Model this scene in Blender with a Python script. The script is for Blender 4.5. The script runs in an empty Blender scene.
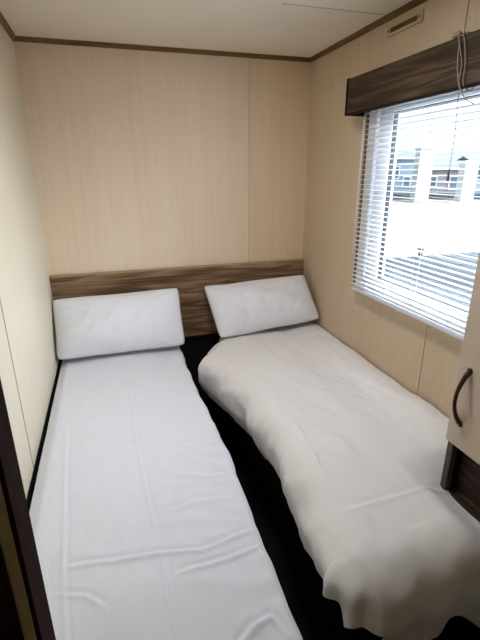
import bpy, bmesh, math, random
from mathutils import Vector, Matrix, noise
random.seed(4)
scene = bpy.context.scene
COL = scene.collection
FILL_POWER = 9.0
SKY_BASE, SKY_SUN = 1.0, 42.0
W, H = 1.525, 2.05          # room width, ceiling height
YF = -2.0                   # front partition

# ------------------------------------------------------------------ helpers
def link(name, bm, mat, parent=None, smooth=False):
    bmesh.ops.recalc_face_normals(bm, faces=bm.faces[:])
    me = bpy.data.meshes.new(name); bm.to_mesh(me); bm.free()
    if mat: me.materials.append(mat)
    if smooth:
        for p in me.polygons: p.use_smooth = True
    o = bpy.data.objects.new(name, me); COL.objects.link(o)
    if parent:
        o.parent = parent
        o.matrix_parent_inverse = Matrix.Translation(parent.location).inverted() if parent.type == 'EMPTY' else Matrix.Identity(4)
    return o

def empty(name, loc, label=None, cat=None, group=None):
    o = bpy.data.objects.new(name, None); COL.objects.link(o)
    o.location = loc; o.empty_display_size = .1
    if label: tag(o, label, cat, group)
    return o

def tag(o, label, cat, group=None):
    o['label'] = label; o['category'] = cat
    if group: o['group'] = group
    return o

def struct(o):
    o['kind'] = 'structure'; return o

def box(bm, x0, x1, y0, y1, z0, z1, bev=0.0, seg=2):
    r = bmesh.ops.create_cube(bm, size=1)
    vs = r['verts']
    for v in vs:
        v.co = Vector(((x0+x1)/2 + v.co.x*(x1-x0), (y0+y1)/2 + v.co.y*(y1-y0), (z0+z1)/2 + v.co.z*(z1-z0)))
    if bev > 0:
        es = list({e for v in vs for e in v.link_edges})
        bmesh.ops.bevel(bm, geom=es, offset=bev, segments=seg, affect='EDGES', profile=.6)
    return bm

def B(x0, x1, y0, y1, z0, z1, bev=0.0, seg=2):
    return box(bmesh.new(), x0, x1, y0, y1, z0, z1, bev, seg)

def tube(bm, pts, rad, n=10, cap=True):
    pts = [Vector(p) for p in pts]
    rings = []
    for i, p in enumerate(pts):
        a = pts[max(i-1, 0)]; b = pts[min(i+1, len(pts)-1)]
        t = (b-a).normalized()
        ref = Vector((0, 1, 0)) if abs(t.y) < .9 else Vector((1, 0, 0))
        u = t.cross(ref).normalized(); v = t.cross(u)
        r = rad[i] if isinstance(rad, (list, tuple)) else rad
        rings.append([bm.verts.new(p + (u*math.cos(k*2*math.pi/n) + v*math.sin(k*2*math.pi/n))*r) for k in range(n)])
    for A, C in zip(rings, rings[1:]):
        for k in range(n):
            bm.faces.new((A[k], A[(k+1) % n], C[(k+1) % n], C[k]))
    if cap:
        bm.faces.new(rings[0]); bm.faces.new(rings[-1])
    return bm

def prism(bm, poly, axis, a, b):
    """extrude a 2-D polygon along an axis (0=x: poly is (y,z); 1=y: poly is (x,z); 2=z: poly is (x,y))"""
    def P(p, t):
        return {0: (t, p[0], p[1]), 1: (p[0], t, p[1]), 2: (p[0], p[1], t)}[axis]
    A = [bm.verts.new(P(p, a)) for p in poly]; C = [bm.verts.new(P(p, b)) for p in poly]
    bm.faces.new(A); bm.faces.new(C[::-1])
    n = len(poly)
    for k in range(n): bm.faces.new((A[k], A[(k+1) % n], C[(k+1) % n], C[k]))
    return bm

def smoothstep(a, b, x):
    t = max(0.0, min(1.0, (x-a)/(b-a))); return t*t*(3-2*t)

# ------------------------------------------------------------------ materials
def new_mat(name):
    m = bpy.data.materials.new(name); m.use_nodes = True
    nt = m.node_tree; bs = nt.nodes['Principled BSDF']
    return m, nt, bs

def plain(name, col, rough=.5, spec=.5, metal=0.0, bump=0.0, bscale=200, var=0.0, vscale=6):
    m, nt, bs = new_mat(name)
    bs.inputs['Base Color'].default_value = (*col, 1)
    bs.inputs['Roughness'].default_value = rough
    bs.inputs['Specular IOR Level'].default_value = spec
    bs.inputs['Metallic'].default_value = metal
    tc = nt.nodes.new('ShaderNodeTexCoord')
    if bump > 0:
        n = nt.nodes.new('ShaderNodeTexNoise'); n.inputs['Scale'].default_value = bscale; n.inputs['Detail'].default_value = 4
        b = nt.nodes.new('ShaderNodeBump'); b.inputs['Strength'].default_value = bump; b.inputs['Distance'].default_value = .002
        nt.links.new(tc.outputs['Object'], n.inputs['Vector']); nt.links.new(n.outputs['Fac'], b.inputs['Height'])
        nt.links.new(b.outputs['Normal'], bs.inputs['Normal'])
    if var > 0:
        n = nt.nodes.new('ShaderNodeTexNoise'); n.inputs['Scale'].default_value = vscale; n.inputs['Detail'].default_value = 5
        r = nt.nodes.new('ShaderNodeValToRGB')
        r.color_ramp.elements[0].position = .3; r.color_ramp.elements[1].position = .7
        r.color_ramp.elements[0].color = (*[c*(1-var) for c in col], 1); r.color_ramp.elements[1].color = (*[min(1, c*(1+var)) for c in col], 1)
        nt.links.new(tc.outputs['Object'], n.inputs['Vector']); nt.links.new(n.outputs['Fac'], r.inputs['Fac'])
        nt.links.new(r.outputs['Color'], bs.inputs['Base Color'])
    return m

def wallpaper(name, ca, cb, rough=.55, split=None):
    """vinyl wallboard printed with fine vertical streaks"""
    m, nt, bs = new_mat(name)
    tc = nt.nodes.new('ShaderNodeTexCoord')
    out = []
    for sc, st, det in (((34, 34, .8), 1.0, 4), ((120, 120, 5), 1.0, 3), ((5, 5, .5), 1.0, 3)):
        mp = nt.nodes.new('ShaderNodeMapping'); mp.inputs['Scale'].default_value = sc
        n = nt.nodes.new('ShaderNodeTexNoise'); n.inputs['Scale'].default_value = st; n.inputs['Detail'].default_value = det
        nt.links.new(tc.outputs['Object'], mp.inputs['Vector']); nt.links.new(mp.outputs['Vector'], n.inputs['Vector'])
        out.append(n.outputs['Fac'])
    a = nt.nodes.new('ShaderNodeMath'); a.operation = 'ADD'; nt.links.new(out[0], a.inputs[0]); nt.links.new(out[1], a.inputs[1])
    b = nt.nodes.new('ShaderNodeMath'); b.operation = 'ADD'; nt.links.new(a.outputs[0], b.inputs[0]); nt.links.new(out[2], b.inputs[1])
    d = nt.nodes.new('ShaderNodeMath'); d.operation = 'DIVIDE'; nt.links.new(b.outputs[0], d.inputs[0]); d.inputs[1].default_value = 3
    r = nt.nodes.new('ShaderNodeValToRGB')
    r.color_ramp.elements[0].position = .34; r.color_ramp.elements[0].color = (*ca, 1)
    r.color_ramp.elements[1].position = .66; r.color_ramp.elements[1].color = (*cb, 1)
    nt.links.new(d.outputs[0], r.inputs['Fac']); nt.links.new(r.outputs['Color'], bs.inputs['Base Color'])
    if split is not None:      # the board on the far side of the joint comes from a warmer batch
        sx = nt.nodes.new('ShaderNodeSeparateXYZ'); nt.links.new(tc.outputs['Object'], sx.inputs[0])
        gt = nt.nodes.new('ShaderNodeMath'); gt.operation = 'GREATER_THAN'; gt.inputs[1].default_value = split; nt.links.new(sx.outputs[0], gt.inputs[0])
        mc = nt.nodes.new('ShaderNodeMix'); mc.data_type = 'RGBA'; mc.blend_type = 'MULTIPLY'; mc.inputs['B'].default_value = (.95, .90, .84, 1)
        nt.links.new(gt.outputs[0], mc.inputs['Factor']); nt.links.new(r.outputs['Color'], mc.inputs['A']); nt.links.new(mc.outputs['Result'], bs.inputs['Base Color'])
    bs.inputs['Roughness'].default_value = rough; bs.inputs['Specular IOR Level'].default_value = .3
    bp = nt.nodes.new('ShaderNodeBump'); bp.inputs['Strength'].default_value = .12; bp.inputs['Distance'].default_value = .001
    nt.links.new(a.outputs[0], bp.inputs['Height']); nt.links.new(bp.outputs['Normal'], bs.inputs['Normal'])
    return m

def wood(name, axis, cols, rough=.45, seed=0.0, knot=2.2, big=1.0):
    """walnut-effect foil: long grain along one axis, with cathedral figures and pores"""
    m, nt, bs = new_mat(name)
    tc = nt.nodes.new('ShaderNodeTexCoord')
    def mapping(along, across):
        mp = nt.nodes.new('ShaderNodeMapping')
        s = [across]*3; s[axis] = along
        mp.inputs['Scale'].default_value = s; mp.inputs['Location'].default_value = (seed, seed*.7, seed*1.3)
        nt.links.new(tc.outputs['Object'], mp.inputs['Vector']); return mp
    # figure: contour bands of a stretched noise give arched grain and knots
    mp = mapping(knot*.55, 13*big)
    n1 = nt.nodes.new('ShaderNodeTexNoise'); n1.inputs['Scale'].default_value = 1; n1.inputs['Detail'].default_value = 2.5; n1.inputs['Distortion'].default_value = .35
    nt.links.new(mp.outputs[0], n1.inputs['Vector'])
    mu = nt.nodes.new('ShaderNodeMath'); mu.operation = 'MULTIPLY'; mu.inputs[1].default_value = 11
    nt.links.new(n1.outputs['Fac'], mu.inputs[0])
    fr = nt.nodes.new('ShaderNodeMath'); fr.operation = 'PINGPONG'; fr.inputs[1].default_value = 1
    nt.links.new(mu.outputs[0], fr.inputs[0])
    mp2 = mapping(2.5, 95)
    n2 = nt.nodes.new('ShaderNodeTexNoise'); n2.inputs['Scale'].default_value = 1; n2.inputs['Detail'].default_value = 5
    nt.links.new(mp2.outputs[0], n2.inputs['Vector'])
    mp3 = mapping(1.0, 14)
    n3 = nt.nodes.new('ShaderNodeTexNoise'); n3.inputs['Scale'].default_value = 1; n3.inputs['Detail'].default_value = 3
    nt.links.new(mp3.outputs[0], n3.inputs['Vector'])
    w1 = nt.nodes.new('ShaderNodeMath'); w1.operation = 'MULTIPLY'; w1.inputs[1].default_value = .24; nt.links.new(fr.outputs[0], w1.inputs[0])
    w2 = nt.nodes.new('ShaderNodeMath'); w2.operation = 'MULTIPLY_ADD'; w2.inputs[1].default_value = .52
    nt.links.new(n2.outputs['Fac'], w2.inputs[0]); nt.links.new(w1.outputs[0], w2.inputs[2])
    w3 = nt.nodes.new('ShaderNodeMath'); w3.operation = 'MULTIPLY_ADD'; w3.inputs[1].default_value = .45
    nt.links.new(n3.outputs['Fac'], w3.inputs[0]); nt.links.new(w2.outputs[0], w3.inputs[2])
    r = nt.nodes.new('ShaderNodeValToRGB')
    e = r.color_ramp.elements
    e[0].position = .36; e[0].color = (*cols[0], 1)
    e[1].position = .80; e[1].color = (*cols[2], 1)
    k = e.new(.58); k.color = (*cols[1], 1)
    nt.links.new(w3.outputs[0], r.inputs['Fac']); nt.links.new(r.outputs['Color'], bs.inputs['Base Color'])
    bs.inputs['Roughness'].default_value = rough; bs.inputs['Specular IOR Level'].default_value = .25
    bp = nt.nodes.new('ShaderNodeBump'); bp.inputs['Strength'].default_value = .15; bp.inputs['Distance'].default_value = .001
    nt.links.new(w3.outputs[0], bp.inputs['Height']); nt.links.new(bp.outputs['Normal'], bs.inputs['Normal'])
    return m

def cloth(name, col, stripe=0.0):
    m, nt, bs = new_mat(name)
    bs.inputs['Base Color'].default_value = (*col, 1)
    bs.inputs['Roughness'].default_value = .85; bs.inputs['Specular IOR Level'].default_value = .15
    bs.inputs['Sheen Weight'].default_value = .15
    tc = nt.nodes.new('ShaderNodeTexCoord')
    n = nt.nodes.new('ShaderNodeTexNoise'); n.inputs['Scale'].default_value = 22; n.inputs['Detail'].default_value = 6; n.inputs['Roughness'].default_value = .6
    nt.links.new(tc.outputs['Object'], n.inputs['Vector'])
    b = nt.nodes.new('ShaderNodeBump'); b.inputs['Strength'].default_value = .30; b.inputs['Distance'].default_value = .006
    nt.links.new(n.outputs['Fac'], b.inputs['Height'])
    last = b
    if stripe > 0:
        w = nt.nodes.new('ShaderNodeTexWave'); w.bands_direction = 'X'; w.inputs['Scale'].default_value = 42; w.inputs['Distortion'].default_value = .3
        nt.links.new(tc.outputs['Object'], w.inputs['Vector'])
        b2 = nt.nodes.new('ShaderNodeBump'); b2.inputs['Strength'].default_value = stripe; b2.inputs['Distance'].default_value = .001
        nt.links.new(w.outputs['Fac'], b2.inputs['Height']); nt.links.new(b.outputs['Normal'], b2.inputs['Normal'])
        last = b2
    nt.links.new(last.outputs['Normal'], bs.inputs['Normal'])
    return m

M = {}
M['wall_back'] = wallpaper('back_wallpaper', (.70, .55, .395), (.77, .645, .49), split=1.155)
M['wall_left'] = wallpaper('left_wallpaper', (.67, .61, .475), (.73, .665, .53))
M['wall_right'] = wallpaper('right_wallpaper_shaded', (.535, .42, .285), (.60, .485, .345))  # same wallpaper, darkened: the backlit window wall's shade is in the colour
M['ceiling'] = plain('ceiling_board', (.78, .71, .60), .7, .2, var=.03, vscale=3)
M['trim'] = wood('trim_foil', 0, ((.075, .045, .012), (.14, .088, .03), (.20, .13, .05)))
M['trim_y'] = wood('trim_foil_side', 1, ((.075, .045, .012), (.14, .088, .03), (.20, .13, .05)))
M['seam'] = plain('seam_strip', (.30, .22, .13), .5)
M['seam_pale'] = plain('pale_seam_strip', (.50, .42, .30), .5)
M['head'] = wood('headboard_walnut', 0, ((.050, .027, .014), (.19, .112, .060), (.36, .235, .140)), rough=.42, seed=3.1)
M['pelmet'] = wood('pelmet_walnut', 1, ((.012, .007, .004), (.036, .022, .012), (.095, .060, .034)), rough=.5, seed=7.7, big=1.3)
M['edge_dark'] = plain('dark_edging', (.016, .010, .008), .8, .1)
M['jamb'] = plain('door_frame_dark_brown', (.022, .009, .008), .85, .06, var=.25, vscale=30)
M['jamb_pale'] = plain('door_frame_pale_strip', (.36, .27, .14), .5)
M['white'] = plain('white_upvc', (.84, .86, .90), .35, .5)
M['gasket'] = plain('rubber_gasket', (.01, .01, .012), .6)
M['slat'] = plain('white_painted_slat', (.62, .63, .66), .5, .3)
M['cord'] = plain('cord_fibre', (.27, .215, .16), .8)
M['cordend'] = plain('cord_end_dark', (.10, .09, .08), .5)
M['vent'] = plain('cream_plastic', (.50, .40, .27), .45)
M['ventslot'] = plain('vent_mesh_brown', (.16, .085, .04), .6)
M['screw'] = plain('screw_metal', (.2, .15, .1), .4, metal=.8)
M['cloth_l'] = cloth('white_cotton_left', (.78, .80, .89), .10)
M['cloth_r'] = cloth('white_cotton_right', (.80, .79, .80))
M['pillow'] = cloth('white_pillow_cotton', (.80, .815, .88), .12)
M['base'] = plain('bed_base_black', (.012, .012, .014), .8, .2)
M['mattress'] = plain('mattress_ticking', (.10, .10, .11), .9, .1)
M['carpet'] = plain('dark_carpet', (.012, .011, .012), .95, .05, bump=.6, bscale=400)
M['door'] = plain('taupe_door_foil', (.56, .455, .36), .45, .4, var=.02, vscale=3)
M['dooredge'] = plain('taupe_door_edge', (.42, .37, .29), .45, .4)
M['handle'] = plain('bronze_handle', (.05, .022, .012), .3, .5, metal=.5)
M['plinth'] = wood('wardrobe_walnut', 1, ((.012, .007, .005), (.04, .022, .015), (.09, .055, .038)), rough=.5, seed=5.2)
M['post'] = plain('wardrobe_post', (.06, .055, .035), .5)
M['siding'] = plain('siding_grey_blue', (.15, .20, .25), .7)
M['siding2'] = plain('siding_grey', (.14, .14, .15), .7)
M['roof'] = plain('roof_slate', (.025, .035, .045), .7)
M['whiteout'] = plain('white_fascia', (.50, .52, .52), .6)
M['darkglass'] = plain('dark_window_pane', (.03, .07, .11), .35)
M['haze'] = plain('hazy_hillside', (.16, .20, .24), .9, .1, var=.1, vscale=.05)
M['sidetrim'] = plain('brown_side_trim', (.13, .085, .06), .6)
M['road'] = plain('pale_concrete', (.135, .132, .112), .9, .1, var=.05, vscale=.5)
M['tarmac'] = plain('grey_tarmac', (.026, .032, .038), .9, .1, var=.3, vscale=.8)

def glass_mat():
    m = bpy.data.materials.new('window_glass'); m.use_nodes = True; nt = m.node_tree
    nt.nodes.remove(nt.nodes['Principled BSDF'])
    out = nt.nodes['Material Output']
    t = nt.nodes.new('ShaderNodeBsdfTransparent'); t.inputs[0].default_value = (.95, .97, .97, 1)
    g = nt.nodes.new('ShaderNodeBsdfGlossy'); g.inputs['Roughness'].default_value = .02
    mx = nt.nodes.new('ShaderNodeMixShader'); mx.inputs[0].default_value = .06
    nt.links.new(t.outputs[0], mx.inputs[1]); nt.links.new(g.outputs[0], mx.inputs[2]); nt.links.new(mx.outputs[0], out.inputs['Surface'])
    return m
M['glass'] = glass_mat()

# ------------------------------------------------------------------ room shell
T = .05
WY0, WY1, WZ0, WZ1 = -1.56, -.655, .905, 1.775     # window opening in the right wall
struct(link('floor', B(-.1, W+.1, YF-1.3, .1, -.05, 0), M['carpet']))
struct(link('ceiling', B(-.05, W+.05, YF-1.3, .05, H, H+.05), M['ceiling']))
wb = struct(link('wall_back', B(-T, W+T, 0, T, 0, H), M['wall_back']))
wl = struct(link('wall_left', B(-T, 0, YF-1.3, 0, 0, H), M['wall_left']))
bm = bmesh.new()
box(bm, W, W+T, WY1, 0, 0, H); box(bm, W, W+T, YF-1.3, WY0, 0, H)
box(bm, W, W+T, WY0, WY1, 0, WZ0); box(bm, W, W+T, WY0, WY1, WZ1, H)
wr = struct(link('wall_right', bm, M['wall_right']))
struct(link('wall_corridor', B(-T, W+T, YF-1.35, YF-1.3, 0, H), M['wall_left']))
bm = bmesh.new()
DX0, DX1, DZ = .204, 1.13, 1.93
box(bm, 0, DX0-.06, YF-.05, YF, 0, H); box(bm, DX1+.05, W, YF-.05, YF, 0, H); box(bm, DX0-.06, DX1+.05, YF-.05, YF, DZ+.04, H)
struct(link('wall_front', bm, M['wall_left']))

# seams between the wallboards
link('panel_seam', B(1.153, 1.157, -.0012, .001, .92, H-.03), M['seam_pale'], wb)
link('panel_seam', B(-.001, .0012, -1.096, -1.091, .0, H-.03), M['seam'], wl)
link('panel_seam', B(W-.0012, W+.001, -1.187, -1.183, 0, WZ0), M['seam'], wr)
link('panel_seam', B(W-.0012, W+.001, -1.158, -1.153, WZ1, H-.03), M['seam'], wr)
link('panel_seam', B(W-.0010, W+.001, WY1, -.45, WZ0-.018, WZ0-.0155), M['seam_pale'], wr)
cs = link('ceiling_seam', B(1.05, W, -.728, -.724, H-.0015, H+.001), M['seam_pale']); struct(cs); cs.name = 'trim_4'
# brown coving strip round the ceiling
def strip(name, poly, axis, a, b, m):
    return struct(link(name, prism(bmesh.new(), poly, axis, a, b), m))
s = .019
strip('trim_1', [(0, H), (0, H-s), (-.004, H-s), (-s, H-.006), (-s, H)], 0, 0, W, M['trim'])
strip('trim_2', [(0, H), (0, H-s), (.004, H-s), (s, H-.006), (s, H)], 1, 0, YF, M['trim_y'])
strip('trim_3', [(W, H), (W, H-s), (W-.004, H-s), (W-s, H-.006), (W-s, H)], 1, 0, YF, M['trim_y'])
struct(link('shade_board_back', B(0, W, -.012, 0, 0, .468), M['base']))  # black board added to stand in for the shade below the headboard
struct(link('shade_board_left', B(0, .003, YF, -.012, 0, .462), M['base']))  # black strip painting the shade in the gap between bed and wall
# slim corner beads
for nm, x, sx in (('trim_5', 0, 1), ('trim_6', W, -1)):
    strip(nm, [(x, 0), (x+sx*.003, 0), (x, -.003)], 2, .93, H-s, M['wall_left'] if sx > 0 else M['wall_right'])

# ------------------------------------------------------------------ doorway the picture is taken from
door = empty('door_1', ((DX0+DX1)/2, YF-.03, 0)); struct(door)
def jamb(xe, sx):
    # xe: edge of the opening, sx: direction away from the opening
    def bb(a, b, y0, y1, m, bev=.0):
        x0, x1 = sorted((xe+sx*a, xe+sx*b))
        return link('jamb', B(x0, x1, y0, y1, 0, DZ, bev), m, door)
    bb(0, .006, YF-.055, YF+.004, M['jamb'], .001)
    p = bb(.006, .020, YF-.0545, YF-.002, M['jamb_pale']); p.name = 'jamb_strip'; p['label'] = 'pale strip set in the dark frame'
    q = bb(.020, .10, YF-.058, YF-.045, M['jamb'], .002); q.name = 'architrave'
jamb(DX0, -1); jamb(DX1, 1)
link('door_head', B(DX0-.10, DX1+.10, YF-.062, YF+.004, DZ, DZ+.045, .002), M['jamb'], door)

# ------------------------------------------------------------------ window
win = empty('window_1', (W+.02, (WY0+WY1)/2, WZ0)); struct(win)
def frame(bm, x0, x1, y0, y1, z0, z1, w, wl_=None, wr_=None, wt=None, bev=.004):
    a = wl_ or w; b = wr_ or w; t = wt or w
    box(bm, x0, x1, y1-a, y1, z0, z1, bev); box(bm, x0, x1, y0, y0+b, z0, z1, bev)
    box(bm, x0+.0005, x1-.0005, y0+b-.002, y1-a+.002, z0, z0+w, bev); box(bm, x0+.0005, x1-.0005, y0+b-.002, y1-a+.002, z1-t, z1, bev)
link('window_frame', (lambda b: (frame(b, W-.012, W+.055, WY0, WY1, WZ0, WZ1, .030, .060), b)[1])(bmesh.new()), M['white'], win)
bm = bmesh.new(); frame(bm, W+.004, W+.045, WY0+.03, WY1-.060, WZ0+.030, WZ1-.030, .036, .092, .05, .060)
link('sash', bm, M['white'], win)
gy0, gy1, gz0, gz1 = WY0+.078, WY1-.150, WZ0+.063, WZ1-.088
bm = bmesh.new(); frame(bm, W+.010, W+.030, gy0, gy1, gz0, gz1, .006, bev=0)
link('gasket', bm, M['gasket'], win)
link('pane', B(W+.022, W+.026, gy0, gy1, gz0, gz1), M['glass'], win)
bm = bmesh.new()
box(bm, W-.006, W+.02, WY0, WY1+.006, WZ0-.010, WZ0)
link('window_trim', bm, M['white'], win)
link('side_trim', B(W-.003, W+.002, WY1+.001, WY1+.036, WZ0-.006, WZ1+.03), M['sidetrim'], win)['label'] = 'brown strip beside the frame'

# ------------------------------------------------------------------ pelmet over the window
PX0, PY0, PY1, PZ0, PZ1 = 1.425, -1.60, -.590, 1.690, 1.838
pel = empty('pelmet', (W, (PY0+PY1)/2, PZ0), 'dark brown wooden pelmet box fixed above the window', 'pelmet')
link('front_board', B(PX0, PX0+.016, PY0, PY1-.005, PZ0+.006, PZ1, .002), M['pelmet'], pel)
link('top_board', B(PX0+.016, W, PY0, PY1-.005, PZ1-.016, PZ1-.001), M['pelmet'], pel)
for y0, y1 in ((PY1-.016, PY1), (PY0, PY0+.014)):
    link('end_board', B(PX0-.003, W, y0, y1, PZ0, PZ1+.003, .004, 3), M['edge_dark'], pel)
bm = B(PX0-.0015, PX0+.018, PY0, PY1-.01, PZ0, PZ0+.008, .002)
link('lower_edging', bm, M['edge_dark'], pel)

# ------------------------------------------------------------------ venetian blind
bl = empty('venetian_blind', (1.475, -1.13, .9), 'white horizontal venetian blind with open slats covering the window', 'blind')
BX, BY0, BY1 = 1.478, -1.55, -.692
link('head_rail', B(BX-.016, BX+.018, BY0, BY1, 1.725, 1.765, .002), M['slat'], bl)
def slat_bm(z):
    bm = bmesh.new(); n = 6; wd = .0245; th = .0007; tilt = math.radians(-4)
    up = []; dn = []
    for k in range(n+1):
        t = k/n-.5; x = t*wd; h = .0022*(1-(2*t)**2)
        xr = x*math.cos(tilt)-h*math.sin(tilt); zr = x*math.sin(tilt)+h*math.cos(tilt)
        up.append((BX+xr, z+zr+th/2)); dn.append((BX+xr, z+zr-th/2))
    return prism(bm, up+dn[::-1], 1, BY0, BY1)
pitch = .0212; z = .925; k = 0
first = link('slat', slat_bm(0), M['slat'], bl); zz = z; first.location.z += zz
while True:
    zz += pitch; k += 1
    if zz > 1.715: break
    c = first.copy(); COL.objects.link(c); c.parent = bl; c.matrix_parent_inverse = first.matrix_parent_inverse.copy(); c.location.z = zz
    c.rotation_euler.z = random.uniform(-.0012, .0012)
link('bottom_rail', B(BX-.013, BX+.013, BY0, BY1, .897, .909, .004, 3), M['slat'], bl)
for y in (-.80, -1.13, -1.45):
    bm = bmesh.new()
    for x in (BX-.0135, BX+.0135): tube(bm, [(x, y, .905), (x, y, 1.3), (x, y, 1.73)], .0006, 6)
    link('ladder_cord', bm, M['slat'], bl)
bm = bmesh.new(); tube(bm, [(BX-.017, BY1-.008, 1.715), (BX-.017, BY1-.004, 1.40), (BX-.017, BY1-.004, 1.075)], .0028, 8)
link('tilt_wand', bm, M['slat'], bl, True)
# lift cords: looped up over the pelmet in a slack knot, the tail hanging in front of the slats
bm = bmesh.new()
def arc(pts, r, n=8):
    out = []
    P = [Vector(p) for p in pts]
    for i in range(len(P)-1):
        p0 = P[max(i-1, 0)]; p1 = P[i]; p2 = P[i+1]; p3 = P[min(i+2, len(P)-1)]
        for k in range(n):
            t = k/n
            out.append(.5*((2*p1)+(p2-p0)*t+(2*p0-5*p1+4*p2-p3)*t*t+(3*p1-p0-3*p2+p3)*t**3))
    out.append(P[-1]); tube(bm, out, r, 8)
xf = PX0-.006
arc([(BX, -1.27, 1.73), (1.45, -1.285, 1.684), (xf+.002, -1.282, 1.70), (xf, -1.283, 1.76), (xf, -1.262, 1.815), (xf+.006, -1.250, 1.842), (1.46, -1.245, 1.848)], .0016)
arc([(BX, -1.30, 1.73), (1.45, -1.303, 1.684), (xf+.002, -1.300, 1.70), (xf-.002, -1.299, 1.76), (xf, -1.283, 1.815), (xf+.006, -1.268, 1.842), (1.46, -1.262, 1.848)], .0016)
arc([(xf, -1.262, 1.815), (xf-.004, -1.270, 1.76), (xf-.002, -1.288, 1.70), (xf+.006, -1.312, 1.66), (xf+.012, -1.345, 1.64)], .0017)
link('lift_cord', bm, M['cord'], bl)
bm = bmesh.new(); arc([(xf, -1.287, 1.70), (xf+.002, -1.291, 1.62), (xf+.004, -1.294, 1.54), (xf+.004, -1.293, 1.452)], .0011)
link('tail_cord', bm, M['cordend'], bl)
bm = bmesh.new(); tube(bm, [(xf+.004, -1.293, 1.458), (xf+.004, -1.293, 1.452), (xf+.004, -1.293, 1.435), (xf+.004, -1.293, 1.422), (xf+.004, -1.293, 1.418)], [.0015, .004, .0045, .006, .003], 12)
o = link('cord_weight', bm, M['cordend'], bl, True); o['label'] = 'dark bead on the end of the cord'
# pale toggle resting on the pelmet where the cords are hitched
bm = bmesh.new(); tube(bm, [(1.430, -1.215, 1.846), (1.430, -1.222, 1.848), (1.430, -1.240, 1.849), (1.430, -1.250, 1.846)], [.004, .0085, .0085, .005], 12)
tag(link('cord_cleat', bm, M['cord'], None, True), 'small cleat on top of the pelmet holding the blind cords', 'cleat')

# ------------------------------------------------------------------ wall vent
vt = empty('wall_vent', (W, -.83, 1.99), 'small cream slotted air vent high on the right wall', 'vent')
vy0, vy1, vz0, vz1 = -.938, -.722, 1.971, 2.011
bm = bmesh.new()
box(bm, W-.008, W, vy0, vy1, vz0, vz0+.011, .002); box(bm, W-.008, W, vy0, vy1, vz1-.011, vz1, .002)
box(bm, W-.008, W, vy0, vy0+.026, vz0+.009, vz1-.009, .002); box(bm, W-.008, W, vy1-.020, vy1, vz0+.009, vz1-.009, .002)
link('vent_plate', bm, M['vent'], vt)
bm = B(W-.002, W, vy0+.02, vy1-.015, vz0+.009, vz1-.009)
lv = link('vent_mesh', bm, M['ventslot'], vt)
bm = bmesh.new()
for k in range(14):
    y = vy0+.032+k*(vy1-vy0-.058)/13; box(bm, W-.005, W-.001, y, y+.004, vz0+.010, vz1-.010)
link('vent_grille', bm, M['ventslot'], vt)
for y in (vy0+.014, vy1-.011):
    bm = bmesh.new(); tube(bm, [(W-.0105, y, 1.991), (W-.008, y, 1.991)], [.003, .005], 12); link('screw', bm, M['screw'], vt)

# ------------------------------------------------------------------ headboard
hb = empty('headboard', (W/2, 0, .47), 'long brown walnut effect headboard across the back wall behind both pillows', 'headboard')
link('board', B(.001, W-.001, -.022, -.0015, .468, .914, .002), M['head'], hb)
link('lower_lip', B(.001, W-.001, -.030, -.002, .462, .476, .003), M['edge_dark'], hb)
link('top_edging', B(.001, W-.001, -.0235, -.0005, .910, .918, .0015), M['jamb_pale'], hb)['label'] = 'thin pale strip along the top'

# ------------------------------------------------------------------ beds
def bed(name, x0, x1, y1, ztop, label):
    b = empty(name, ((x0+x1)/2, y1/2, 0), label, 'bed', 'single beds')
    link('bed_base', B(x0+.01, x1-.01, y1+.03, -.035, .04, .29, .006), M['base'], b)
    link('mattress', B(x0, x1, y1, -.075, .295, ztop, .035, 4), M['mattress'], b, True)
    for x in (x0+.05, x1-.05):
        for y in (y1+.08, -.10):
            link('foot', B(x-.02, x+.02, y-.02, y+.02, 0, .045), M['base'], b)
    return b
bed('single_bed', .032, .640, -1.88, .455, 'black based single bed against the left wall')
bed('single_bed', .915, 1.500, -1.745, .455, 'black based single bed beneath the window')

def seg_dist(px, py, ax, ay, bx, by):
    dx, dy = bx-ax, by-ay; L = dx*dx+dy*dy
    t = max(0, min(1, ((px-ax)*dx+(py-ay)*dy)/L)) if L > 0 else 0
    cx, cy = ax+t*dx, ay+t*dy
    s = (dx*(py-ay)-dy*(px-ax))
    return math.hypot(px-cx, py-cy), t, (1 if s > 0 else -1)

def crease(px, py, pts, h, w):
    """pinched fold: a raised lip with a groove beside it, fading at both ends"""
    best = 9; side = 1; pos = 0; n = len(pts)-1
    for i in range(n):
        d, t, s = seg_dist(px, py, *pts[i], *pts[i+1])
        if d < best: best, side, pos = d, s, (i+t)/n
    if best > 4*w: return 0
    fade = min(1, 4*min(pos, 1-pos)+.25)
    d = best*side
    return fade*h*(math.exp(-(d/w)**2) - .8*math.exp(-((d-1.6*w)/(1.1*w))**2))

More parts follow.
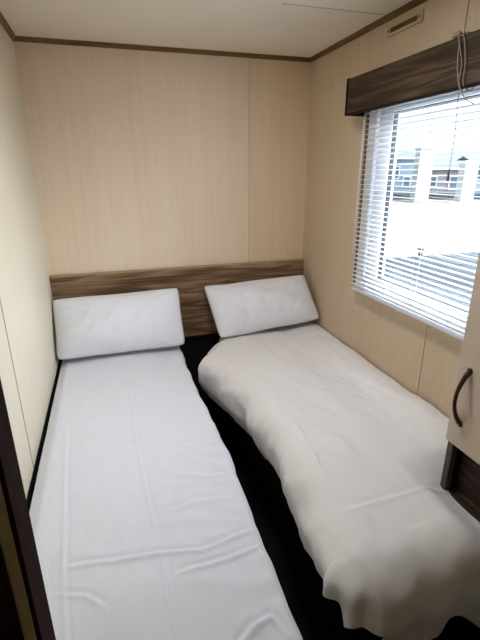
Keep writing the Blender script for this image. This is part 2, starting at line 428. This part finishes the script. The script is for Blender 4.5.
def cloth_sheet(name, mat, label, x_wall, y_head, edge_x, foot_y, rad, drop, top, outward, nx, ny, extra, thick=.012, sign=1, hem=lambda oa, ob, x, y: 1.0, group=None, cat='duvet'):
    """A quilt laid over a bed.  Runs from the wall side over the free long side and the foot, hanging down.
       edge_x(y): where it starts to turn down at the side; foot_y(x) the same at the foot."""
    bm = bmesh.new(); lay = []
    Lx = drop + rad*math.pi/2; 
    for j in range(ny+1):
        row = []
        for i in range(nx+1):
            yref = y_head + (foot_y(.5)-y_head)*min(1, j/ny*1.15)
            ex = edge_x(yref)
            spanx = abs(ex-x_wall) + Lx; a = i/nx*spanx
            ax = abs(ex-x_wall)
            fy = foot_y(x_wall+sign*min(a, ax)); spany = abs(fy-y_head)+Lx; b = j/ny*spany
            by = abs(fy-y_head)
            oa = max(0, a-ax); ob = max(0, b-by); o = math.hypot(oa, ob); g = hem(oa, ob, x_wall+sign*min(a, ax), y_head-min(b, by)); o *= g
            cx, cy = x_wall+sign*min(a, ax), y_head-min(b, by)
            r = rad
            if o > 0:
                q_ = math.hypot(oa, ob); ux, uy = sign*oa/q_, -ob/q_
                if o < r*math.pi/2: out, dz = r*math.sin(o/r), r*(1-math.cos(o/r))
                else: out, dz = r, r+(o-r*math.pi/2)
                out += outward(ux, uy, o, cx, cy)
                x, y = cx+ux*out, cy+uy*out
            else: x, y, dz = cx, cy, 0; ux = uy = 0
            zz = top(x, y) - dz
            w = 1-min(1, o/(r*1.2))
            p = Vector((x, y, zz))
            p.z += extra(x, y)*w
            nn = noise.noise(Vector((x*7, y*7, zz*7+3)))*.004 + noise.noise(Vector((x*19, y*15, zz*17)))*.0016
            if o > 0: p += Vector((ux, uy, 0))*nn*2.4
            else: p.z += nn
            row.append(bm.verts.new(p))
        lay.append(row)
    for j in range(ny):
        for i in range(nx):
            bm.faces.new((lay[j][i], lay[j][i+1], lay[j+1][i+1], lay[j+1][i]))
    o = link(name, bm, mat, None, True)
    # make sure the sheet faces up, then give it real thickness
    if sum(p.normal.z for p in o.data.polygons) < 0:
        o.data.flip_normals()
    md = o.modifiers.new('thickness', 'SOLIDIFY'); md.thickness = thick; md.offset = -1
    tag(o, label, cat, group)
    return o

# left quilt: flat, tucked against the wall, pressed creases
LC = [([(.37, -.30), (.36, -.74), (.36, -1.06), (.37, -1.35), (.38, -1.51)], .0045, .006),
      ([(.39, -1.63), (.39, -1.74), (.40, -1.90)], .004, .007),
      ([(.14, -1.58), (.26, -1.60), (.38, -1.61), (.49, -1.635), (.60, -1.61), (.66, -1.60)], .009, .010),
      ([(.42, -1.685), (.52, -1.68), (.59, -1.67), (.66, -1.655)], .007, .009),
      ([(.13, -1.655), (.20, -1.68), (.24, -1.72)], .005, .008),
      ([(.10, -.9), (.11, -1.11), (.13, -1.40), (.14, -1.58), (.16, -1.77), (.165, -1.9)], .003, .007),
      ([(.52, -1.93), (.53, -1.88), (.57, -1.855), (.61, -1.845), (.635, -1.90)], .009, .009),
      ([(.50, -1.15), (.58, -1.18), (.66, -1.16)], .003, .012),
      ([(.46, -1.00), (.55, -1.02), (.65, -1.00)], .002, .012),
      ([(.48, -1.32), (.58, -1.35), (.66, -1.35)], .003, .012),
      ([(.42, -1.47), (.52, -1.45), (.66, -1.47)], .003, .012)]
def l_extra(x, y): return .8*sum(crease(x, y, p, h, .75*w_) for p, h, w_ in LC) + .0042*noise.noise(Vector((x*8, y*24+x*6, 7)))*smoothstep(.3, .6, x)
def l_top(x, y):
    z = .484 + .010*math.sin(math.pi*max(0, min(1, x/.66)))
    z -= .016*smoothstep(.06, .02, x)
    z -= .015*smoothstep(-1.66, -1.9, y)
    return z + .003*noise.noise(Vector((x*2.5, y*2.2, 1)))
def l_edge(y): return .645 + .006*math.sin(y*5+1) + .006*noise.noise(Vector((0, y*5, 2)))
cloth_sheet('duvet', M['cloth_l'], 'flat white cotton duvet spread over the left bed with pressed creases',
            .019, -.06, l_edge, lambda x: -1.895, .030, .22, l_top,
            lambda ux, uy, o, x, y: 0, 170, 360, l_extra, .006, group=None)

# right quilt: puffy, bulging into the aisle and draped over the foot
SIL = [(-.05, .915), (-.20, .875), (-.33, .785), (-.45, .715), (-.65, .770), (-.90, .815), (-1.20, .835), (-1.40, .815), (-1.62, .785), (-1.78, .775), (-2.2, .775)]
def sil(y):
    for (a, xa), (b, xb) in zip(SIL, SIL[1:]):
        if y <= a and y >= b:
            t = (a-y)/(a-b); t = t*t*(3-2*t)*.5+t*.5; return xa+(xb-xa)*t
    return .775 if y < -1 else .86
RC = [([(.91, -1.66), (1.02, -1.665), (1.16, -1.66), (1.30, -1.64), (1.45, -1.62)], .007, .006),
      ([(.87, -1.44), (.98, -1.38), (1.05, -1.37), (1.06, -1.50)], .005, .014),
      ([(.98, -1.02), (1.06, -1.12), (1.10, -1.24)], .004, .012),
      ([(1.03, -1.00), (1.12, -1.10), (1.17, -1.18)], .004, .012),
      ([(.92, -.95), (.98, -1.08), (1.00, -1.20)], .004, .014),
      ([(.90, -.60), (1.0, -.80), (1.05, -.95)], .004, .025),
      ([(1.25, -.50), (1.38, -.80), (1.42, -1.2)], .006, .03)]
def r_extra(x, y): return .55*sum(crease(x, y, p, h, 1.5*w_) for p, h, w_ in RC)
def r_top(x, y):
    u = max(0, min(1, (x-.84)/(W-.84)))
    z = .525 + .020*math.sin(math.pi*u) + .030*smoothstep(.55, 1.0, u)
    z += .020*smoothstep(-.25, -.5, y)*(1-u) * .5
    z -= .02*smoothstep(-.30, -.12, y)
    z -= .015*smoothstep(-1.5, -1.85, y)
    z -= .060*smoothstep(1.16, 1.30, x)*smoothstep(-1.52, -1.66, y)   # pressed down under the wardrobe
    return z + .010*noise.noise(Vector((x*5, y*4, 5))) + .005*noise.noise(Vector((x*13, y*8, 9))) + .0022*noise.noise(Vector((x*34+y*9, y*17, 2)))
def r_edge(y): return sil(y)+.115
def r_foot(x): return -1.768
def r_out(ux, uy, o, x, y):
    k = smoothstep(.05, .25, o)
    ang = math.atan2(-uy, -ux if ux else 1e-6)
    f = .010*k*noise.noise(Vector((x*9, y*9, 4)))
    if uy: f += k*(.018*math.sin(x*30+.6)+.012*math.sin(ang*9)) - .02*smoothstep(.2, .35, o)
    f += .030*k*math.exp(-((x-.965)/.05)**2)*abs(uy)
    f += abs(ux)*smoothstep(.02, .12, o)*(.020*noise.noise(Vector((1, y*6, o*6)))+.007*noise.noise(Vector((4, y*20, o*14))))
    f -= .055*smoothstep(.20, .34, o)*abs(ux)          # tucks back under the bulge
    return f
def r_hem(oa, ob, x, y):
    if oa == 0 and ob == 0: return 1.0
    phi = math.atan2(ob, oa)/(math.pi/2)               # 0 = aisle side, 1 = foot
    side = 1 - .42*smoothstep(-1.35, -1.74, y)
    foot = .66 + .46*smoothstep(.89, .95, x) + .34*math.exp(-((x-.965)/.045)**2)
    corner = math.exp(-((phi-.45)/.28)**2)
    g = side + (foot-side)*smoothstep(.3, .95, phi)
    return g*(1-.22*corner) 
cloth_sheet('duvet', M['cloth_r'], 'puffy white duvet on the right bed, sagging over its side and foot',
            W-.008, -.06, r_edge, r_foot, .10, .155, r_top, r_out, 170, 330, r_extra, .016, sign=-1, hem=r_hem)

# ------------------------------------------------------------------ pillows
def pillow(name, label, corners, tf, tb, seed):
    """corners TL, TR, BR, BL; cushion plumped towards the room (tf) and back (tb)"""
    TL, TR, BR, BL = [Vector(c) for c in corners]
    n = ((TR-TL).cross(BL-TL)).normalized()
    if n.y > 0: n = -n
    bm = bmesh.new(); N, Mv = 64, 44; lay = {}
    for side in (1, -1):
        for j in range(Mv+1):
            for i in range(N+1):
                u, v = i/N, j/Mv
                a, b = 2*u-1, 2*v-1
                # pulled in slightly between the corners
                rc = 1-.022*(abs(a)*abs(b))**5 - .02*(abs(a)*abs(b))**20
                uu = .5+.5*a*rc*(1-.018*(1-b*b)); vv = .5+.5*b*rc*(1-.035*(1-a*a)*(1 if b < 0 else .3))
                vv += .020*noise.noise(Vector((u*2.3+seed, 5, b*.3)))*(1-abs(a)**4)
                p = (TL*(1-uu)+TR*uu)*(1-vv)+(BL*(1-uu)+BR*uu)*vv
                prof = max(0, (1-abs(a)**3.4))**.72*max(0, (1-abs(b)**2.6))**.72
                t = tf if side > 0 else -tb
                w = noise.noise(Vector((u*3.2+seed, v*2.6, side)))*.022 + noise.noise(Vector((u*8+seed, v*6, side*2)))*.008
                rim = (a*a)*(1-b*b)*.0
                ed = 1 if (i in (0, N) or j in (0, Mv)) else 0
                if ed and side < 0: lay[side, i, j] = lay[1, i, j]; continue
                q = p+n*(prof*t+(w*prof*side))
                # radiating corner wrinkles
                cr = max(abs(a), abs(b)); ang = math.atan2(abs(b), abs(a))
                q += n*side*.010*math.sin(ang*26+seed)*smoothstep(.35, .9, min(abs(a), abs(b)))*prof
                q += n*side*.007*prof*noise.noise(Vector((u*16+v*6+seed, v*5, side+3)))
                lay[side, i, j] = bm.verts.new(q)
        for j in range(Mv):
            for i in range(N):
                f = (lay[side, i, j], lay[side, i+1, j], lay[side, i+1, j+1], lay[side, i, j+1])
                bm.faces.new(f if side > 0 else f[::-1])
    o = link(name, bm, M['pillow'], None, True); tag(o, label, 'pillow', None)
    return o
pillow('pillow', 'white pillow propped on the headboard of the left bed',
       [(.001, -.080, .803), (.700, -.065, .812), (.695, -.265, .520), (.008, -.275, .520)], .090, .05, 2.0)
pillow('pillow', 'white pillow propped in the corner on the right bed',
       [(.845, -.055, .805), (1.490, -.11, .842), (1.515, -.31, .605), (.885, -.295, .545)], .085, .055, 9.0)

# ------------------------------------------------------------------ wardrobe over the foot of the right bed
wd = empty('wardrobe', (1.40, -1.8, .5), 'taupe wardrobe with dark bow handle at the right foot of the bed', 'wardrobe')
XW = 1.270; YW = -1.612
link('carcass', B(XW+.019, W-.002, YF+.003, YW-.004, .690, H-.022, .002), M['door'], wd)
dr = link('wardrobe_door', B(XW, XW+.018, YF+.006, YW, .668, H-.03, .004, 3), M['door'], wd)
bm = bmesh.new(); pts = []
for k in range(17):
    t = k/16; a = math.pi*t
    pts.append((XW-.036*math.sin(a)**.8 if 0 < t < 1 else XW+.002, -1.657, .748+.172*t))
tube(bm, pts, [.0055+.002*abs(math.cos(math.pi*k/16))**3 for k in range(17)], 14)
for zc in (.748, .920): tube(bm, [(XW-.004, -1.657, zc), (XW+.001, -1.657, zc)], [.008, .009], 14)
hd = link('handle', bm, M['handle'], dr, True); hd['label'] = 'dark bronze bow handle'
link('corner_post', B(XW+.006, XW+.026, YW-.028, YW-.006, .480, .690, .003), M['post'], wd)
link('side_panel', B(XW+.026, W-.012, YW-.030, YW-.014, .485, .690), M['edge_dark'], wd)
link('recessed_panel', B(XW+.050, XW+.064, YF+.006, YW-.030, .485, .690), M['plinth'], wd)
link('bottom_rail', B(XW+.020, XW+.050, YF+.006, YW-.030, .478, .492), M['plinth'], wd)
link('divider', B(XW+.012, XW+.052, -1.80, -1.775, .485, .690), M['edge_dark'], wd)

# ------------------------------------------------------------------ outside the window
G = -.6
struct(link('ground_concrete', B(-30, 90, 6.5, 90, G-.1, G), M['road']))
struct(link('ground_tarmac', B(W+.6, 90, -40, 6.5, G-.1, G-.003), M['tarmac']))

def caravan(loc, ang, L, wdt, h, body, roofm, label, wins, door=None, gable=True):
    e = empty('static_caravan', (0, 0, 0), label, 'static caravan')
    bmx = bmesh.new(); box(bmx, -L/2, L/2, 0, wdt, .45, h)
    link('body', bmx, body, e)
    bmx = bmesh.new(); box(bmx, -L/2+.1, L/2-.1, .15, wdt-.1, 0, .45); link('skirt', bmx, M['roof'], e)
    bmx = bmesh.new(); prism(bmx, [(-.18, h-.02), (wdt/2, h+.55), (wdt+.18, h-.02)], 0, -L/2-.15, L/2+.15); link('roof', bmx, roofm, e)
    bmx = bmesh.new(); box(bmx, -L/2-.16, L/2+.16, -.22, -.15, h-.12, h+.04); link('fascia', bmx, M['whiteout'], e)
    for (x0, x1, z0, z1) in wins:
        bmx = bmesh.new(); frame(bmx, 0, .06, 0, x1-x0, z0, z1, .07, bev=0)
        bmesh.ops.rotate(bmx, verts=bmx.verts, matrix=Matrix.Rotation(math.radians(-90), 3, 'Z'))
        bmesh.ops.translate(bmx, verts=bmx.verts, vec=(x0, -.005, 0))
        wf = link('window', bmx, M['whiteout'], e)
        link('pane', B(x0+.05, x1-.05, -.03, -.01, z0+.05, z1-.05), M['darkglass'], wf)
    e.location = loc; e.rotation_euler.z = ang
    # children were built around the origin of the empty
    for c in e.children: c.matrix_parent_inverse = Matrix.Identity(4)
    return e
EX = Vector((.957, -.290, 0)); ang = math.atan2(EX.y, EX.x)
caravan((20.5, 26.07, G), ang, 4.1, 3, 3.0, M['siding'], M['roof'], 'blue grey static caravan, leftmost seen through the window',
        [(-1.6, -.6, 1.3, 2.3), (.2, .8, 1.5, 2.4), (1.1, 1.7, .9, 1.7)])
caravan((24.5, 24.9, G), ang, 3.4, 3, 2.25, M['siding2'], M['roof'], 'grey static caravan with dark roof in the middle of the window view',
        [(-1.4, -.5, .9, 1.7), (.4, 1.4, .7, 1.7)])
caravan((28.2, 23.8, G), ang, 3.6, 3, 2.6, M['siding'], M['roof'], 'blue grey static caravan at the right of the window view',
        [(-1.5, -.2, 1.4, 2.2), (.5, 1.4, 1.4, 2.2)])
# rise behind the park, distance haze put into its colour
bm = bmesh.new(); P0 = []
for k in range(41):
    s_ = (k-20)*14; c = Vector((.34+150, -2.5+180, 0)) + EX*s_
    h_ = 9.5 + 2.5*noise.noise(Vector((k*.21, 3, 0)))
    P0.append([bm.verts.new((c.x, c.y, G-.1)), bm.verts.new((c.x+6, c.y+8, h_)), bm.verts.new((c.x+40, c.y+50, G-.1))])
for A_, C_ in zip(P0, P0[1:]):
    for q in range(2): bm.faces.new((A_[q], C_[q], C_[q+1], A_[q+1]))
hl = link('hill', bm, M['haze']); struct(hl)
def pillar(loc, w, h, label):
    e = empty('white_pillar', (0, 0, 0), label, 'pillar', None)
    link('shaft', B(-w/2, w/2, -w/2, w/2, 0, h, .02), M['whiteout'], e)
    link('cap', B(-w/2-.06, w/2+.06, -w/2-.06, w/2+.06, h, h+.12, .02), M['whiteout'], e)
    e.location = loc; e.rotation_euler.z = ang
    for c in e.children: c.matrix_parent_inverse = Matrix.Identity(4)
pillar((21.45, 23.6, G), .92, 3.45, 'white pillar outside between the two leftmost caravans')
pillar((24.5, 22.7, G), .90, 2.6, 'white pillar outside in front of the rightmost caravan')
e = empty('bollard', (7.72, 6.30, G), 'small dark bollard at the edge of the concrete outside', 'bollard')
link('shaft', B(7.68, 7.76, 6.26, 6.34, G, G+.20, .01), M['roof'], e); link('cap', B(7.66, 7.78, 6.24, 6.36, G+.20, G+.24, .01), M['gasket'], e)

# ------------------------------------------------------------------ light: overcast sky through the window
w = bpy.data.worlds.new('overcast_sky'); scene.world = w; w.use_nodes = True
nt = w.node_tree; bg = nt.nodes['Background']
tc = nt.nodes.new('ShaderNodeTexCoord')
dt = nt.nodes.new('ShaderNodeVectorMath'); dt.operation = 'DOT_PRODUCT'
dt.inputs[1].default_value = Vector((.76, -.20, .60)).normalized()[:]     # where the sun stands behind the cloud
nt.links.new(tc.outputs['Generated'], dt.inputs[0])
cl = nt.nodes.new('ShaderNodeMath'); cl.operation = 'MAXIMUM'; cl.inputs[1].default_value = 0; nt.links.new(dt.outputs['Value'], cl.inputs[0])
pw = nt.nodes.new('ShaderNodeMath'); pw.operation = 'POWER'; pw.inputs[1].default_value = 4.0; nt.links.new(cl.outputs[0], pw.inputs[0])
ml = nt.nodes.new('ShaderNodeMath'); ml.operation = 'MULTIPLY_ADD'; ml.inputs[1].default_value = SKY_SUN; ml.inputs[2].default_value = SKY_BASE
nt.links.new(pw.outputs[0], ml.inputs[0]); nt.links.new(ml.outputs[0], bg.inputs['Strength'])
bg.inputs['Color'].default_value = (.88, .96, 1.08, 1)
pl = bpy.data.lights.new('window_portal', 'AREA'); pl.shape = 'RECTANGLE'; pl.size = WZ1-WZ0; pl.size_y = WY1-WY0
pl.cycles.is_portal = True
po = bpy.data.objects.new('window_portal', pl); COL.objects.link(po)
po.location = (W+.09, (WY0+WY1)/2, (WZ0+WZ1)/2); po.rotation_euler = (0, math.radians(90), 0)

# fill light added on the ceiling, out of view, to brighten the room
lt = empty('fill_light', (.76, -1.22, H), 'added round white fill light overhead, out of view', 'fill light')
bm = bmesh.new(); tube(bm, [(.76, -1.22, H-.022), (.76, -1.22, H)], [.148, .155], 40); link('fill_light_base', bm, M['white'], lt)
ld = bpy.data.lights.new('fill_lamp', 'AREA'); ld.shape = 'DISK'; ld.size = .28; ld.energy = FILL_POWER; ld.color = (.97, .985, 1.0)
lo = bpy.data.objects.new('fill_lamp', ld); COL.objects.link(lo); lo.location = (.76, -1.22, H-.024)

# ------------------------------------------------------------------ camera
yaw, pitch_, roll, f = .2933, .3351, -.0058, 424.57
fw = Vector((math.sin(yaw)*math.cos(pitch_), math.cos(yaw)*math.cos(pitch_), -math.sin(pitch_)))
r0 = Vector((math.cos(yaw), -math.sin(yaw), 0)); u0 = r0.cross(fw)
rr = r0*math.cos(roll)+u0*math.sin(roll); uu = u0*math.cos(roll)-r0*math.sin(roll)
cd = bpy.data.cameras.new('camera'); cam = bpy.data.objects.new('camera', cd); COL.objects.link(cam)
mw = Matrix((( rr.x, uu.x, -fw.x, .3416), (rr.y, uu.y, -fw.y, -2.5), (rr.z, uu.z, -fw.z, 1.45), (0, 0, 0, 1)))
cam.matrix_world = mw
cd.sensor_fit = 'VERTICAL'; cd.sensor_height = 24; cd.lens = f/640*24; cd.clip_start = .02; cd.clip_end = 300
scene.camera = cam
scene.cycles.max_bounces = 14; scene.cycles.diffuse_bounces = 10; scene.cycles.transparent_max_bounces = 16
scene.cycles.use_denoising = True
vs = scene.view_settings
vs.view_transform = 'Standard'; vs.look = 'None'; vs.gamma = 1; vs.exposure = 0.0; vs.use_curve_mapping = False
